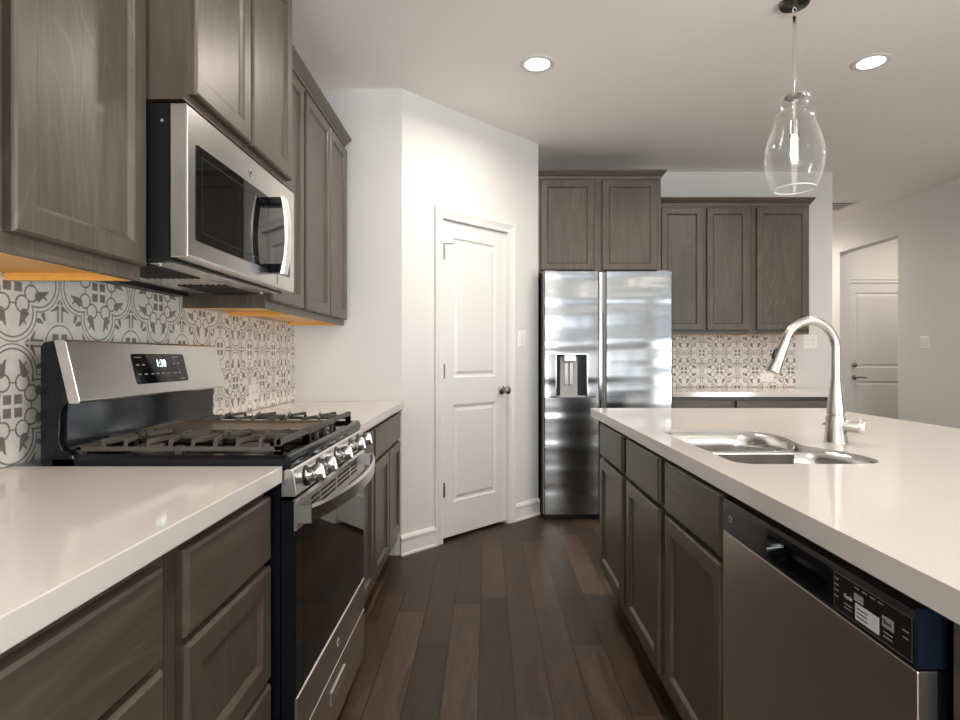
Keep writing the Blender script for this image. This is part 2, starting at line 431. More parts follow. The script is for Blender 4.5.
# ------------------------------------------------------------------ doors of the room
def panel_door(root, w_, h_, th, panels, mat, name='door_leaf', y0=0.0):
    """a leaf with moulded panels pressed into its front (front faces -y)"""
    bm = bmesh.new()
    xs_ = sorted({0.0, w_} | {p[0] for p in panels} | {p[1] for p in panels})
    zs_ = sorted({0.0, h_} | {p[2] for p in panels} | {p[3] for p in panels})
    grid = {}
    def V(x, y, z):
        k = (round(x, 4), round(y, 4), round(z, 4))
        if k not in grid: grid[k] = bm.verts.new((x, y, z))
        return grid[k]
    def q(*p): bm.faces.new([V(*a) for a in p])
    for i in range(len(xs_) - 1):
        for j in range(len(zs_) - 1):
            a, b_, c, d = xs_[i], xs_[i + 1], zs_[j], zs_[j + 1]
            if any(abs(a - p[0]) < 1e-6 and abs(c - p[2]) < 1e-6 for p in panels):
                rings = [rect_ring(a, b_, c, d, y0)]
                for ins, dy in ((0.006, 0.008), (0.020, 0.011), (0.042, 0.003)): rings.append(rect_ring(a + ins, b_ - ins, c + ins, d - ins, y0 + dy))
                for r0, r1 in zip(rings, rings[1:]):
                    for k in range(4): q(r0[k], r0[(k + 1) % 4], r1[(k + 1) % 4], r1[k])
                q(*rings[-1])
            else: q((a, y0, c), (b_, y0, c), (b_, y0, d), (a, y0, d))
    y1 = y0 + th
    for i in range(len(xs_) - 1):
        a, b_ = xs_[i], xs_[i + 1]
        q((a, y0, 0), (a, y1, 0), (b_, y1, 0), (b_, y0, 0)); q((a, y0, h_), (b_, y0, h_), (b_, y1, h_), (a, y1, h_))
    for j in range(len(zs_) - 1):
        c, d = zs_[j], zs_[j + 1]
        q((0, y0, c), (0, y0, d), (0, y1, d), (0, y1, c)); q((w_, y0, c), (w_, y1, c), (w_, y1, d), (w_, y0, d))
    bm.faces.new([V(a, y1, 0) for a in reversed(xs_)] + [V(0, y1, c) for c in zs_[1:-1]] + [V(a, y1, h_) for a in xs_] + [V(w_, y1, c) for c in reversed(zs_[1:-1])])
    m_ = MB(); m_.bm.free(); m_.bm = bm
    return m_.build(name, mat, root)
# pantry door
dr = bpy.data.objects.new('door_1', None); C.objects.link(dr); struct(dr)
dr.location = (P0[0], P0[1], 0); dr.rotation_euler = (0, 0, AA)
W = D1 - D0 - 0.008
leaf = panel_door(dr, W, 2.005, 0.035, [(0.098, W - 0.10, 1.010, 1.905), (0.098, W - 0.10, 0.215, 0.835)], DOORP)
leaf.location = (D0 + 0.004, 0.012, 0.022)
mb = MB()     # casing with a stepped profile, mitred
cw = 0.064
prof = [(0, 0), (-0.010, 0.0), (-0.010, 0.02), (-0.014, 0.035), (-0.019, 0.050), (-0.019, cw), (0, cw)]
rings = []
for (px, pz, dx, dz) in ((D0, 0, -1, 0), (D0, DH, -1, 1), (D1, DH, 1, 1), (D1, 0, 1, 0)):
    rings.append([(px + dx * o_, yy_, pz + dz * o_) for (yy_, o_) in prof])
mb.loft(rings)
mb.build('casing', TRIM, dr)
mb = B(D0, D0 + 0.003, 0.0, 0.10, 0, DH); mb.box(D1 - 0.003, D1, 0.0, 0.10, 0, DH); mb.box(D0, D1, 0, 0.10, DH - 0.004, DH)
mb.box(D0, D0 + 0.014, 0.05, 0.10, 0, DH); mb.box(D1 - 0.014, D1, 0.05, 0.10, 0, DH); mb.box(D0, D1, 0.05, 0.10, DH - 0.016, DH)
mb.build('door_jamb', TRIM, dr)
for hz in (1.82, 1.075, 0.33):
    mb = MB().lathe([(0.0068, hz - 0.045), (0.0068, hz + 0.045)], 10, c=(D0 + 0.008, -0.006, 0)); mb.box(D0 + 0.006, D0 + 0.022, -0.004, 0.0125, hz - 0.044, hz + 0.044)
    hg = mb.build('hinge', BRONZE, dr)
    if hz > 1.8:
        MB().tube([(D0 + 0.003, 0.0, hz + 0.052), (D0 + 0.02, -0.03, hz + 0.052), (D0 + 0.062, -0.032, hz + 0.055)], 0.0035, 8).build('door_stop', BRONZE, hg, True)
mb = MB().lathe([(0.031, 0.0115), (0.031, 0.006), (0.026, 0.002), (0.011, -0.002), (0.011, -0.024), (0.022, -0.032), (0.028, -0.042), (0.026, -0.054), (0.014, -0.061), (0.001, -0.062)], 28, 'y', (0.864, 0, 0.935))
mb.build('door_knob', BRONZE, dr, True)
# entry door seen through the opening
dr = bpy.data.objects.new('door_2', None); C.objects.link(dr); struct(dr); dr.location = (4.345, 6.95, 0)
panel_door(dr, 0.91, 2.035, 0.04, [(0.075, 0.835, 1.025, 1.925), (0.075, 0.835, 0.22, 0.86)], DOORP, y0=-0.045).location = (0, 0.0, 0.01)
mb = MB()
mb.loft([[(px + dx * o_, -yy_ * 1.0 - 0.0 if False else yy_, pz + dz * o_) for (yy_, o_) in [(0, 0), (-0.048, 0.0), (-0.052, 0.012), (-0.050, 0.03), (-0.058, 0.045), (0, 0.045)]] for (px, pz, dx, dz) in ((-0.004, 0, -1, 0), (-0.004, 2.05, -1, 1), (0.914, 2.05, 1, 1), (0.914, 0, 1, 0))])
mb.build('casing', TRIM, dr)
MB().lathe([(0.028, -0.045), (0.028, -0.062), (0.012, -0.066), (0.001, -0.067)], 24, 'y', (0.065, 0, 1.066)).build('deadbolt', BRONZE, dr, True)
mb = MB().lathe([(0.029, -0.045), (0.029, -0.055), (0.012, -0.060), (0.012, -0.095), (0.001, -0.096)], 24, 'y', (0.065, 0, 0.92))
mb.tube([(0.065, -0.09, 0.92), (0.12, -0.092, 0.921), (0.185, -0.088, 0.916)], [0.009, 0.008, 0.006], 10)
mb.build('door_lever', BRONZE, dr, True)

# ------------------------------------------------------------------ backsplashes
mb = B(XL + 0.0015, XL + 0.008, 0.0, 3.372, 0.909, 1.352); mb.box(XL + 0.0015, XL + 0.008, 1.366, 2.128, 1.352, 1.415)
tag(mb.build('backsplash', TILEL), 'long grey and cream patterned tile backsplash behind the gas range', 'backsplash')
tag(B(1.34, 2.623, YB - 0.008, YB - 0.0015, 0.909, 1.348).build('backsplash', TILEB), 'grey and cream patterned tile backsplash on the far wall right of the refrigerator', 'backsplash')

# ------------------------------------------------------------------ cabinets
def framed_door(x0, x1, z0, z1, st=0.048):
    m_ = MB(); rings = []
    for ins, y in ((0, 0.0), (0, -0.015), (0.0015, -0.0185), (0.006, -0.022), (st, -0.022), (st + 0.004, -0.0195), (st + 0.008, -0.0150), (st + 0.011, -0.0115)):
        rings.append(rect_ring(x0 + ins, x1 - ins, z0 + ins, z1 - ins, y))
    return m_.loft(rings)
def slab(x0, x1, z0, z1):
    m_ = MB(); rings = []
    for ins, y in ((0, 0.0), (0, -0.013), (0.0015, -0.018), (0.007, -0.022)): rings.append(rect_ring(x0 + ins, x1 - ins, z0 + ins, z1 - ins, y))
    return m_.loft(rings)
def crown(w_, depth, z, left, right, parent):
    prof = [(0.0, 0.0), (0.005, 0.0), (0.008, 0.012), (0.018, 0.022), (0.030, 0.040), (0.034, 0.046), (0.034, 0.056), (0.0, 0.056)]
    path = []
    if left: path.append(lambda o_: (-o_, depth))
    path.append(lambda o_: (-o_ if left else 0.0, -o_)); path.append(lambda o_: (w_ + o_ if right else w_, -o_))
    if right: path.append(lambda o_: (w_ + o_, depth))
    m_ = MB(); m_.loft([[(*f(o_), z + h) for (o_, h) in prof] for f in path])
    return m_.build('crown_molding', WH, parent)
def upper(label, loc, rz, w_, z0, z1, depth, doors, dz0, dz1, cl=False, cr=False, group=None, crown_on=True, filler=0.0, lined=True):
    r = thing('wall_cabinet', label, 'cabinet', (loc[0], loc[1], z0), rz, group)
    h = z1 - z0
    m_ = B(0, 0.016, 0.0, depth, 0, h); m_.box(w_ - 0.016, w_, 0.0, depth, 0, h); m_.box(0.016, w_ - 0.016, 0.0, 0.02, 0, 0.045)
    m_.box(0.016, w_ - 0.016, 0.0, 0.02, h - 0.05, h); m_.box(0.016, 0.04, 0, 0.02, 0.045, h - 0.05); m_.box(w_ - 0.04, w_ - 0.016, 0, 0.02, 0.045, h - 0.05)
    if len(doors) > 1: 
        c = (doors[0][1] + doors[1][0]) / 2; m_.box(c - 0.03, c + 0.03, 0, 0.02, 0.045, h - 0.05)
    m_.box(0.016, w_ - 0.016, depth - 0.01, depth, 0.045, h); m_.box(0.016, w_ - 0.016, 0.02, depth - 0.01, h - 0.02, h)
    m_.build('carcass', WV, r)
    m_ = B(0.018, w_ - 0.018, 0.022, depth - 0.010, 0.016, 0.030); lz = -0.0012 if lined else 0.001; m_.box(0.001, 0.018, 0.021, depth - 0.001, lz, 0.016); m_.box(w_ - 0.018, w_ - 0.001, 0.021, depth - 0.001, lz, 0.016)
    m_.box(0.018, w_ - 0.018, 0.0205, 0.022, lz, 0.016)
    m_.build('underside', MAPLE, r)['label'] = 'unstained yellow maple underside'
    for (a, b_) in doors: framed_door(a, b_, dz0 - z0, dz1 - z0).build('door', WV, r)
    if crown_on: crown(w_, depth, h - 0.004, cl, cr, r)
    if filler: B(w_, w_ + filler, 0, 0.02, 0, h).build('filler_strip', WV, r)
    return r
def base(label, loc, rz, w_, depth, fronts, group=None, top=0.868, open_top=False):
    """fronts: (kind, x0, x1, z0, z1)"""
    r = thing('base_cabinet', label, 'cabinet', (loc[0], loc[1], 0), rz, group)
    m_ = B(0, 0.016, 0.0, depth, 0.10, top); m_.box(w_ - 0.016, w_, 0.0, depth, 0.10, top); m_.box(0.016, w_ - 0.016, 0.03, depth, 0.10, 0.118)
    m_.box(0.016, w_ - 0.016, depth - 0.012, depth, 0.118, top)
    m_.box(0.016, w_ - 0.016, 0.0, 0.019, 0.10, top)
    m_.build('carcass', WV, r)
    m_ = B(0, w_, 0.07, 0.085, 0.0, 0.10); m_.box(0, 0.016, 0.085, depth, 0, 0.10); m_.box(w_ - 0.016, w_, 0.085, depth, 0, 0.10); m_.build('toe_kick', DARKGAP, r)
    for (k, a, b_, c, d) in fronts:
        if k == 'slab': slab(a, b_, c, d).build('drawer', WH, r)
        elif k == 'fdrawer': framed_door(a, b_, c, d, 0.05).build('drawer', WV, r)
        else: framed_door(a, b_, c, d).build('door', WV, r)
    return r
LROT = PI / 2; IROT = -PI / 2
UF = -0.822   # face-frame plane of left wall cabinets
G1 = None
upper('near stained wood wall cabinet at the top left corner, left of the microwave', (UF, 0.573), LROT, 0.79, 1.346, 2.38, 0.313, [(0.012, 0.368), (0.402, 0.782)], 1.379, 2.345, cr=False)
upper('tall deeper wall cabinet with two doors directly above the microwave', (-0.72, 1.365), LROT, 0.762, 1.778, 2.50, 0.415, [(0.018, 0.340), (0.356, 0.700)], 1.797, 2.455, True, True, lined=False)
upper('narrow single-door wall cabinet just right of the microwave', (UF, 2.130), LROT, 0.404, 1.346, 2.38, 0.313, [(0.018, 0.390)], 1.376, 2.345)
upper('two-door wall cabinet at the far end of the left wall run', (UF, 2.534), LROT, 0.776, 1.346, 2.38, 0.313, [(0.016, 0.400), (0.412, 0.760)], 1.376, 2.345, cr=True)
upper('two-door wall cabinet directly above the stainless refrigerator', (0.382, 4.29), 0, 0.915, 1.79, 2.50, 0.61, [(0.016, 0.415), (0.474, 0.885)], 1.808, 2.480, False, True)
upper('two-door wall cabinet on the far wall, beside the refrigerator', (1.30, 4.592), 0, 0.812, 1.346, 2.38, 0.308, [(0.085, 0.420), (0.450, 0.785)], 1.376, 2.352)
upper('single-door wall cabinet at the right end of the far wall, behind the faucet', (2.114, 4.592), 0, 0.458, 1.346, 2.38, 0.308, [(0.032, 0.446)], 1.376, 2.352, cr=True)
LF = -0.527
base('nearest left base cabinet at the bottom left corner with wide slab drawer', (LF, 0.03), LROT, 0.905, 0.60, [('slab', 0.03, 0.872, 0.690, 0.838), ('fdrawer', 0.03, 0.872, 0.412, 0.676), ('fdrawer', 0.03, 0.872, 0.145, 0.398)])
base('three-drawer base cabinet immediately left of the gas range', (LF, 0.937), LROT, 0.42, 0.60, [('slab', 0.034, 0.412, 0.690, 0.840), ('fdrawer', 0.034, 0.412, 0.414, 0.676), ('fdrawer', 0.034, 0.412, 0.145, 0.400)])
base('slim base cabinet touching the right side of the gas range', (LF, 2.132), LROT, 0.452, 0.60, [('slab', 0.02, 0.435, 0.690, 0.840), ('door', 0.02, 0.435, 0.145, 0.676)])
base('base cabinet with one wide drawer over two doors next to the angled pantry wall', (LF, 2.586), LROT, 0.785, 0.60, [('slab', 0.018, 0.768, 0.690, 0.840), ('door', 0.018, 0.385, 0.145, 0.676), ('door', 0.398, 0.768, 0.145, 0.676)])
IF = 0.572
base('far end island cabinet with one slim drawer and door, nearest the refrigerator', (IF, 2.822), IROT, 0.508, 0.60, [('slab', 0.012, 0.468, 0.690, 0.842), ('door', 0.012, 0.468, 0.145, 0.676)])
sb = base('wide two-door island sink cabinet between dishwasher and far island cabinet', (IF, 2.313), IROT, 0.966, 0.60, [('slab', 0.034, 0.464, 0.690, 0.842), ('slab', 0.528, 0.955, 0.690, 0.842), ('door', 0.034, 0.464, 0.145, 0.676), ('door', 0.528, 0.955, 0.145, 0.676)])
r = thing('end_panel', 'dark wood island panel at the right edge of the picture beside the dishwasher', 'panel', (IF, 0.10, 0))
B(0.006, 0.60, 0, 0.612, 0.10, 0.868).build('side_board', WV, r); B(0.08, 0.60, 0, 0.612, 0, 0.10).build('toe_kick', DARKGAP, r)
tag(B(1.178, 1.198, 0.10, 2.822, 0, 0.868).build('island_back_panel', WV), 'dark wood seating-side panel under the island overhang', 'panel')
base('far wall base cabinet beside the refrigerator, only its dark top edge showing', (1.34, 4.272), 0, 0.49, 0.60, [('slab', 0.012, 0.474, 0.690, 0.842), ('door', 0.012, 0.474, 0.145, 0.676)])
base('far wall base cabinet behind the faucet at the right end of the counter', (1.832, 4.272), 0, 0.785, 0.60, [('slab', 0.012, 0.772, 0.690, 0.842), ('door', 0.012, 0.386, 0.145, 0.676), ('door', 0.398, 0.772, 0.145, 0.676)])

# ------------------------------------------------------------------ countertops
def counter(label, x0, x1, y0, y1):
    return tag(B(x0, x1, y0, y1, 0.869, 0.907).build('countertop', QUARTZ, bevel=0.002), label, 'countertop')
CF = -0.484
counter('white quartz counter in the lower left foreground', XL + 0.009, CF, 0.0, 1.361)
counter('white quartz counter between the range and the angled pantry wall', XL + 0.009, CF, 2.130, 3.372)
counter('white quartz counter along the far wall beside the refrigerator', 1.342, 2.625, 4.235, YB - 0.009)

# sink outline (world x, y)
def smooth_loop(pts, n=8):
    out = []; N = len(pts)
    for i in range(N):
        p0, p1, p2, p3 = (Vector((*pts[(i + k) % N], 0)) for k in (-1, 0, 1, 2))
        for k in range(n):
            t = k / n; t2 = t * t; t3 = t2 * t
            v = 0.5 * ((2 * p1) + (-p0 + p2) * t + (2 * p0 - 5 * p1 + 4 * p2 - p3) * t2 + (-p0 + 3 * p1 - 3 * p2 + p3) * t3)
            out.append((v.x, v.y))
    return out
SX0, SY0, SY1, SM = 0.605, 1.387, 2.03, 1.675
def spl(pts, n=5):
    out = []; P_ = [pts[0]] + pts + [pts[-1]]
    for i in range(len(pts) - 1):
        p0, p1, p2, p3 = (Vector((*P_[i + k], 0)) for k in range(4))
        for k in range(n):
            t = k / n; v_ = 0.5 * ((2 * p1) + (-p0 + p2) * t + (2 * p0 - 5 * p1 + 4 * p2 - p3) * t * t + (-p0 + 3 * p1 - 3 * p2 + p3) * t ** 3)
            out.append((v_.x, v_.y))
    return out + [pts[-1]]
def arc(cx, cy, r, a0, a1, n=6): return [(cx + r * math.cos(math.radians(a0 + (a1 - a0) * k / n)), cy + r * math.sin(math.radians(a0 + (a1 - a0) * k / n))) for k in range(n + 1)]
RN = [(0.88, 1.387), (0.945, 1.398), (0.979, 1.445), (0.982, 1.52), (0.962, 1.60)]
RF_ = [(0.938, 1.76), (0.953, 1.84), (0.953, 1.92), (0.930, 1.985), (0.885, 2.022), (0.83, 2.03)]
LN = arc(SX0 + .05, SY0 + .05, .05, 180, 270); LFp = arc(SX0 + .05, SY1 - .05, .05, 90, 180)
hole = LN + spl(RN + [(0.935, 1.65), (0.924, 1.69)] + RF_) + LFp
near_b = LN + spl(RN + [(0.932, 1.645), (0.88, 1.663)]) + arc(SX0 + .045, SM - .012 - .045, .045, 90, 180)
far_b = arc(SX0 + .045, SM + .012 + .045, .045, 180, 270) + spl([(0.85, 1.687), (0.905, 1.70)] + RF_) + LFp
bm = bmesh.new(); edges = []
for loop in ([(0.523, 0.08), (1.70, 0.08), (1.70, 2.90), (0.523, 2.90)], hole):
    # drop near-duplicate points
    lp = []
    for p in loop:
        if not lp or math.hypot(p[0] - lp[-1][0], p[1] - lp[-1][1]) > 0.003: lp.append(p)
    if math.hypot(lp[0][0] - lp[-1][0], lp[0][1] - lp[-1][1]) < 0.003: lp.pop()
    vs = [bm.verts.new((p[0], p[1], 0.869)) for p in lp]
    edges += [bm.edges.new((vs[i], vs[(i + 1) % len(vs)])) for i in range(len(vs))]
bmesh.ops.triangle_fill(bm, use_beauty=True, use_dissolve=False, edges=edges)
res = bmesh.ops.extrude_face_region(bm, geom=list(bm.faces))
bmesh.ops.translate(bm, vec=(0, 0, 0.038), verts=[g for g in res['geom'] if isinstance(g, bmesh.types.BMVert)])
mb = MB(); mb.bm.free(); mb.bm = bm
tag(mb.build('countertop', QUARTZ, bevel=0.002), 'large white quartz island countertop with the sink cut into it', 'countertop')

# ------------------------------------------------------------------ sink
r = thing('kitchen_sink', 'double-bowl stainless undermount sink set into the island counter', 'sink', (0.79, 1.70, 0.66))
def bowl(outline, depth, nm):
    cx = sum(p[0] for p in outline) / len(outline); cy = sum(p[1] for p in outline) / len(outline)
    m_ = MB(); rings = []
    out2 = []
    for p in outline:
        if not out2 or math.hypot(p[0] - out2[-1][0], p[1] - out2[-1][1]) > 0.002: out2.append(p)
    for (k, z) in ((0.998, 0.899), (0.992, 0.85), (0.965, 0.868 - depth + 0.05), (0.93, 0.868 - depth + 0.018), (0.84, 0.868 - depth + 0.003), (0.25, 0.868 - depth)):
        ring = []
        for p in out2:
            zz = z
            if z > 0.86: q_ = max(0.0, min(1.0, (abs(p[1] - SM) - 0.015) / 0.04)); zz = 0.889 + (z - 0.889) * q_
            ring.append(((p[0] - cx) * k + cx - 0.79, (p[1] - cy) * k + cy - 1.70, zz - 0.66))
        rings.append(ring)
    m_.loft(rings, False, True)
    o = m_.build(nm, STEELS, r, True)
    sd = o.modifiers.new('solidify', 'SOLIDIFY'); sd.thickness = 0.0015; sd.offset = 1
    MB().lathe([(0.042, 0.8695 - depth - 0.66), (0.042, 0.8725 - depth - 0.66), (0.032, 0.8715 - depth - 0.66), (0.028, 0.8700 - depth - 0.66), (0.002, 0.8700 - depth - 0.66)], 24, c=(cx - 0.79, cy - 1.70, 0)).build('drain', CHROME, o, True)
bowl(far_b, 0.20, 'bowl'); bowl(near_b, 0.20, 'bowl')
B(SX0 + 0.006 - 0.79, 0.918 - 0.79, -0.0395, -0.0105, 0.190, 0.2285).build('divider', STEELS, r, bevel=0.004)

# ------------------------------------------------------------------ faucet
r = thing('faucet', 'tall brushed nickel gooseneck faucet standing behind the sink', 'faucet', (1.055, 1.74, 0.907))
MB().lathe([(0.032, 0), (0.032, 0.004), (0.0310, 0.006), (0.0265, 0.080)], 32).build('base', NICKEL, r, True)
MB().lathe([(0.0225, 0.080), (0.0225, 0.084), (0.0245, 0.086), (0.0245, 0.094), (0.0145, 0.190), (0.0135, 0.1905)], 32).build('body_cone', NICKEL, r, True)
pts = [(0, 0, 0.19), (0, 0, 0.24), (0, 0, 0.285)]
R_ = 0.0775
for k in range(1, 17):
    a = PI * 0.90 * k / 16; pts.append((-R_ + R_ * math.cos(a), 0, 0.285 + R_ * math.sin(a) * 1.06))
dirv = (Vector(pts[-1]) - Vector(pts[-2])).normalized()
e = Vector(pts[-1])
MB().tube(pts, 0.0132, 16).build('spout', NICKEL, r, True)
hd = MB().tube([e, e + dirv * 0.004, e + dirv * 0.006, e + dirv * 0.070, e + dirv * 0.105, e + dirv * 0.108], [0.0130, 0.0130, 0.0158, 0.0185, 0.0225, 0.020], 20).build('spray_head', NICKEL, r, True)
c_ = e + dirv * 0.045 + Vector((-0.018, -0.004, 0.0))
MB().tube([c_ - dirv * 0.017, c_ - dirv * 0.012, c_ + dirv * 0.012, c_ + dirv * 0.017], [0.003, 0.0065, 0.0065, 0.003], 10).build('spray_button', PLASTICB, hd, True)
hv = Vector((0.76, -0.65, -0.03)).normalized()
c_ = Vector((0, 0, 0.052))
MB().tube([c_ - hv * 0.036, c_ - hv * 0.030, c_ - hv * 0.02], [0.003, 0.0055, 0.006], 12).build('handle_tip', NICKEL, r, True)
MB().tube([c_, c_ + hv * 0.060, c_ + hv * 0.062], [0.0185, 0.0185, 0.0175], 20).build('valve_housing', NICKEL, r, True)
MB().tube([c_ + hv * 0.0625, c_ + hv * 0.074, c_ + hv * 0.077], [0.0235, 0.0235, 0.0215], 20).build('handle', CHROME, r, True)['label'] = 'brighter round handle cap'

# ------------------------------------------------------------------ round emblem used on the appliances (local: plane x-z facing -y)
def emblem(parent, x, y, z, s, rot=(0, 0, 0)):
    m_ = MB().lathe([(s, 0.0), (s, -0.0012), (s * 0.86, -0.0016), (s * 0.84, -0.0006), (0.0005, -0.0006)], 28, 'y')
    o = m_.build('emblem', GREYP, parent, True); o.location = (x, y, z); o.rotation_euler = rot
    pts_ = []
    for k in range(25):
        t = k / 24 * 2 * PI; pts_.append((s * 0.42 * math.cos(t) - s * 0.12, -0.001, s * 0.42 * math.sin(2 * t) * 0.8))
    mb_ = MB().tube(pts_, s * 0.055, 6); mb_.tube([(s * .05, -.001, s * .42), (s * .4, -.001, s * .2), (s * .05, -.001, 0), (s * .4, -.001, -s * .3), (0, -.001, -s * .45)], s * 0.055, 6)
    mb_.build('monogram', BLACKM, o)
    return o

# ------------------------------------------------------------------ gas range  (local x = along the wall 0..0.76, y = 0 at door glass plane, + towards wall)
RF = -0.458
g = thing('gas_range', 'stainless and black freestanding gas range with five front knobs', 'range', (RF, 1.367, 0), LROT)
RW = 0.758
m_ = B(0.002, RW - 0.002, 0.035, 0.60, 0.06, 0.895); m_.build('body', BLACK, g)
m_ = B(0.03, RW - 0.03, 0.06, 0.58, 0.0, 0.06); m_.build('plinth', BLACKM, g)
# cooktop with raised rim
m_ = MB()
op = lambda ins, z: [(0.0 + ins, 0.020 + ins * 0.6, z), (RW - ins, 0.020 + ins * 0.6, z), (RW - ins, 0.575, z), (0.0 + ins, 0.575, z)]
m_.loft([op(0.0, 0.896), op(0.0, 0.922), op(0.006, 0.931), op(0.018, 0.931), op(0.026, 0.922), op(0.06, 0.920)])
m_.build('cooktop', BLACK, g)
# front lip
m_ = MB().prism([(0.022, 0.931), (0.016, 0.930), (0.011, 0.925), (0.009, 0.912), (0.010, 0.900), (0.022, 0.898)], 'x', 0.002, RW - 0.002)
m_.build('front_lip', BLACK, g, True)
# control panel, tilted
m_ = MB().prism([(0.032, 0.898), (0.008, 0.898), (0.002, 0.894), (-0.006, 0.838), (-0.002, 0.832), (0.032, 0.832)], 'x', 0.0, RW)
cp = m_.build('control_panel', STEEL, g, bevel=0.002)
axd = Vector((0, -1, 0.25)).normalized()
for kx in (0.085, 0.198, 0.379, 0.560, 0.673):
    c_ = Vector((kx, -0.001, 0.866))
    k_ = MB().tube([c_, c_ + axd * 0.004], [0.0265, 0.0265], 24).build('knob_bezel', BLACKM, g, True)
    k_ = MB().tube([c_ + axd * 0.004, c_ + axd * 0.022, c_ + axd * 0.024, c_ + axd * 0.026, c_ + axd * 0.044, c_ + axd * 0.046], [0.0195, 0.0190, 0.0215, 0.0225, 0.0215, 0.0195], 28).build('knob', CHROME, g, True)
    side = Vector((1, 0, 0)); upv = axd.cross(side)
    m_ = MB(); q0 = c_ + axd * 0.046
    m_.loft([[q0 + side * a * 0.004 + upv * b_ * 0.016 for a, b_ in ((-1, -1), (1, -1), (1, 1), (-1, 1))], [q0 + axd * 0.003 + side * a * 0.003 + upv * b_ * 0.015 for a, b_ in ((-1, -1), (1, -1), (1, 1), (-1, 1))]])
    m_.build('grip', CHROME, k_)
# oven door
od = B(0.004, RW - 0.004, 0.0, 0.034, 0.245, 0.822).build('oven_door', BLACK, g, bevel=0.002)
m_ = MB()
m_.prism([(0.006, 0.8245), (0.0, 0.8245), (-0.006, 0.818), (-0.006, 0.752), (0.002, 0.750), (0.002, 0.820)], 'x', 0.003, RW - 0.003)
m_.build('door_top_trim', STEEL, od)
for (xa, xb) in ((0.115, 0.185), (0.203, 0.350), (0.372, 0.520), (0.545, 0.625)):
    for rr in range(3):
        B(xa, xb, -0.0068, -0.0055, 0.771 + rr * 0.0135, 0.778 + rr * 0.0135).build('vent_slot', SLOT, od)
B(0.06, RW - 0.06, -0.0035, 0.0, 0.36, 0.755).build('door_window', GLASSB, od)
B(0.004, 0.06, -0.003, 0.0, 0.352, 0.76).build('glass_border', GLASSB, od); B(RW - 0.06, RW - 0.004, -0.003, 0.0, 0.352, 0.76).build('glass_border', GLASSB, od)
lt = MB().prism([(0.0, 0.352), (-0.006, 0.350), (-0.006, 0.247), (0.0, 0.245)], 'x', 0.003, RW - 0.003).build('door_bottom_trim', STEEL, od)
emblem(od, 0.379, -0.006, 0.300, 0.013)
# curved bar handle
m_ = MB(); rings = []
N = 20
for k in range(N + 1):
    t = k / N; x = 0.004 + t * (RW - 0.008)
    bow = -0.036 - 0.052 * (1 - (2 * t - 1) ** 2) ** 0.8
    rings.append([(x, bow + 0.010, 0.770), (x, bow, 0.772), (x, bow - 0.001, 0.804), (x, bow + 0.006, 0.810), (x, bow + 0.013, 0.806)])
m_.loft(rings)
m_.box(0.0035, 0.014, -0.0385, 0.0, 0.769, 0.811); m_.box(RW - 0.014, RW - 0.0035, -0.0385, 0.0, 0.769, 0.811)
m_.build('handle', STEEL, od, True)
# storage drawer
sd = B(0.003, RW - 0.003, -0.006, 0.034, 0.070, 0.238).build('storage_drawer', STEEL, g, bevel=0.003)
m_ = MB(); x0, x1, z0, z1 = 0.30, 0.46, 0.150, 0.190
m_.loft([rect_ring(x0, x1, z0, z1, -0.0055), rect_ring(x0, x1, z0, z1, -0.0095), rect_ring(x0 + .004, x1 - .004, z0 + .004, z1 - .004, -0.0100), [(x0 + .008, -0.0096, z0 + .007), (x1 - .008, -0.0096, z0 + .007), (x1 - .008, -0.0064, z1 - .007), (x0 + .008, -0.0064, z1 - .007)]])
m_.build('pull_recess', CHROME, sd)
# backguard: y measured from door plane; wall side is +
yB = lambda X_: RF - X_       # world X -> local y
for (a, b_) in ((0.0, 0.012), (RW - 0.012, RW)):
    MB().prism([(yB(-1.062), 0.90), (yB(-1.062), 1.190), (yB(-1.055), 1.20), (yB(-1.035), 1.204), (yB(-1.026), 1.20), (yB(-0.995), 1.06), (yB(-1.012), 1.04), (yB(-1.016), 1.02), (yB(-1.018), 0.965), (yB(-1.010), 0.945), (yB(-0.985), 0.932), (yB(-0.975), 0.90)], 'x', a, b_).build('side_cheek', BLACK, g, bevel=0.002)
MB().prism([(yB(-1.060), 0.90), (yB(-1.060), 1.20), (yB(-1.03), 1.20), (yB(-1.005), 1.045), (yB(-1.008), 0.965), (yB(-1.000), 0.945), (yB(-0.98), 0.928), (yB(-0.98), 0.90)], 'x', 0.012, RW - 0.012).build('backguard', BLACK, g, True)
slope = math.atan2(0.034, 0.142)
bp = MB().prism([(yB(-1.03), 1.206), (yB(-1.006), 1.207), (yB(-1.001), 1.203), (yB(-0.967), 1.060), (yB(-0.970), 1.054), (yB(-0.994), 1.054)], 'x', -0.001, RW + 0.001).build('backguard_panel', STEEL, g, bevel=0.0015)
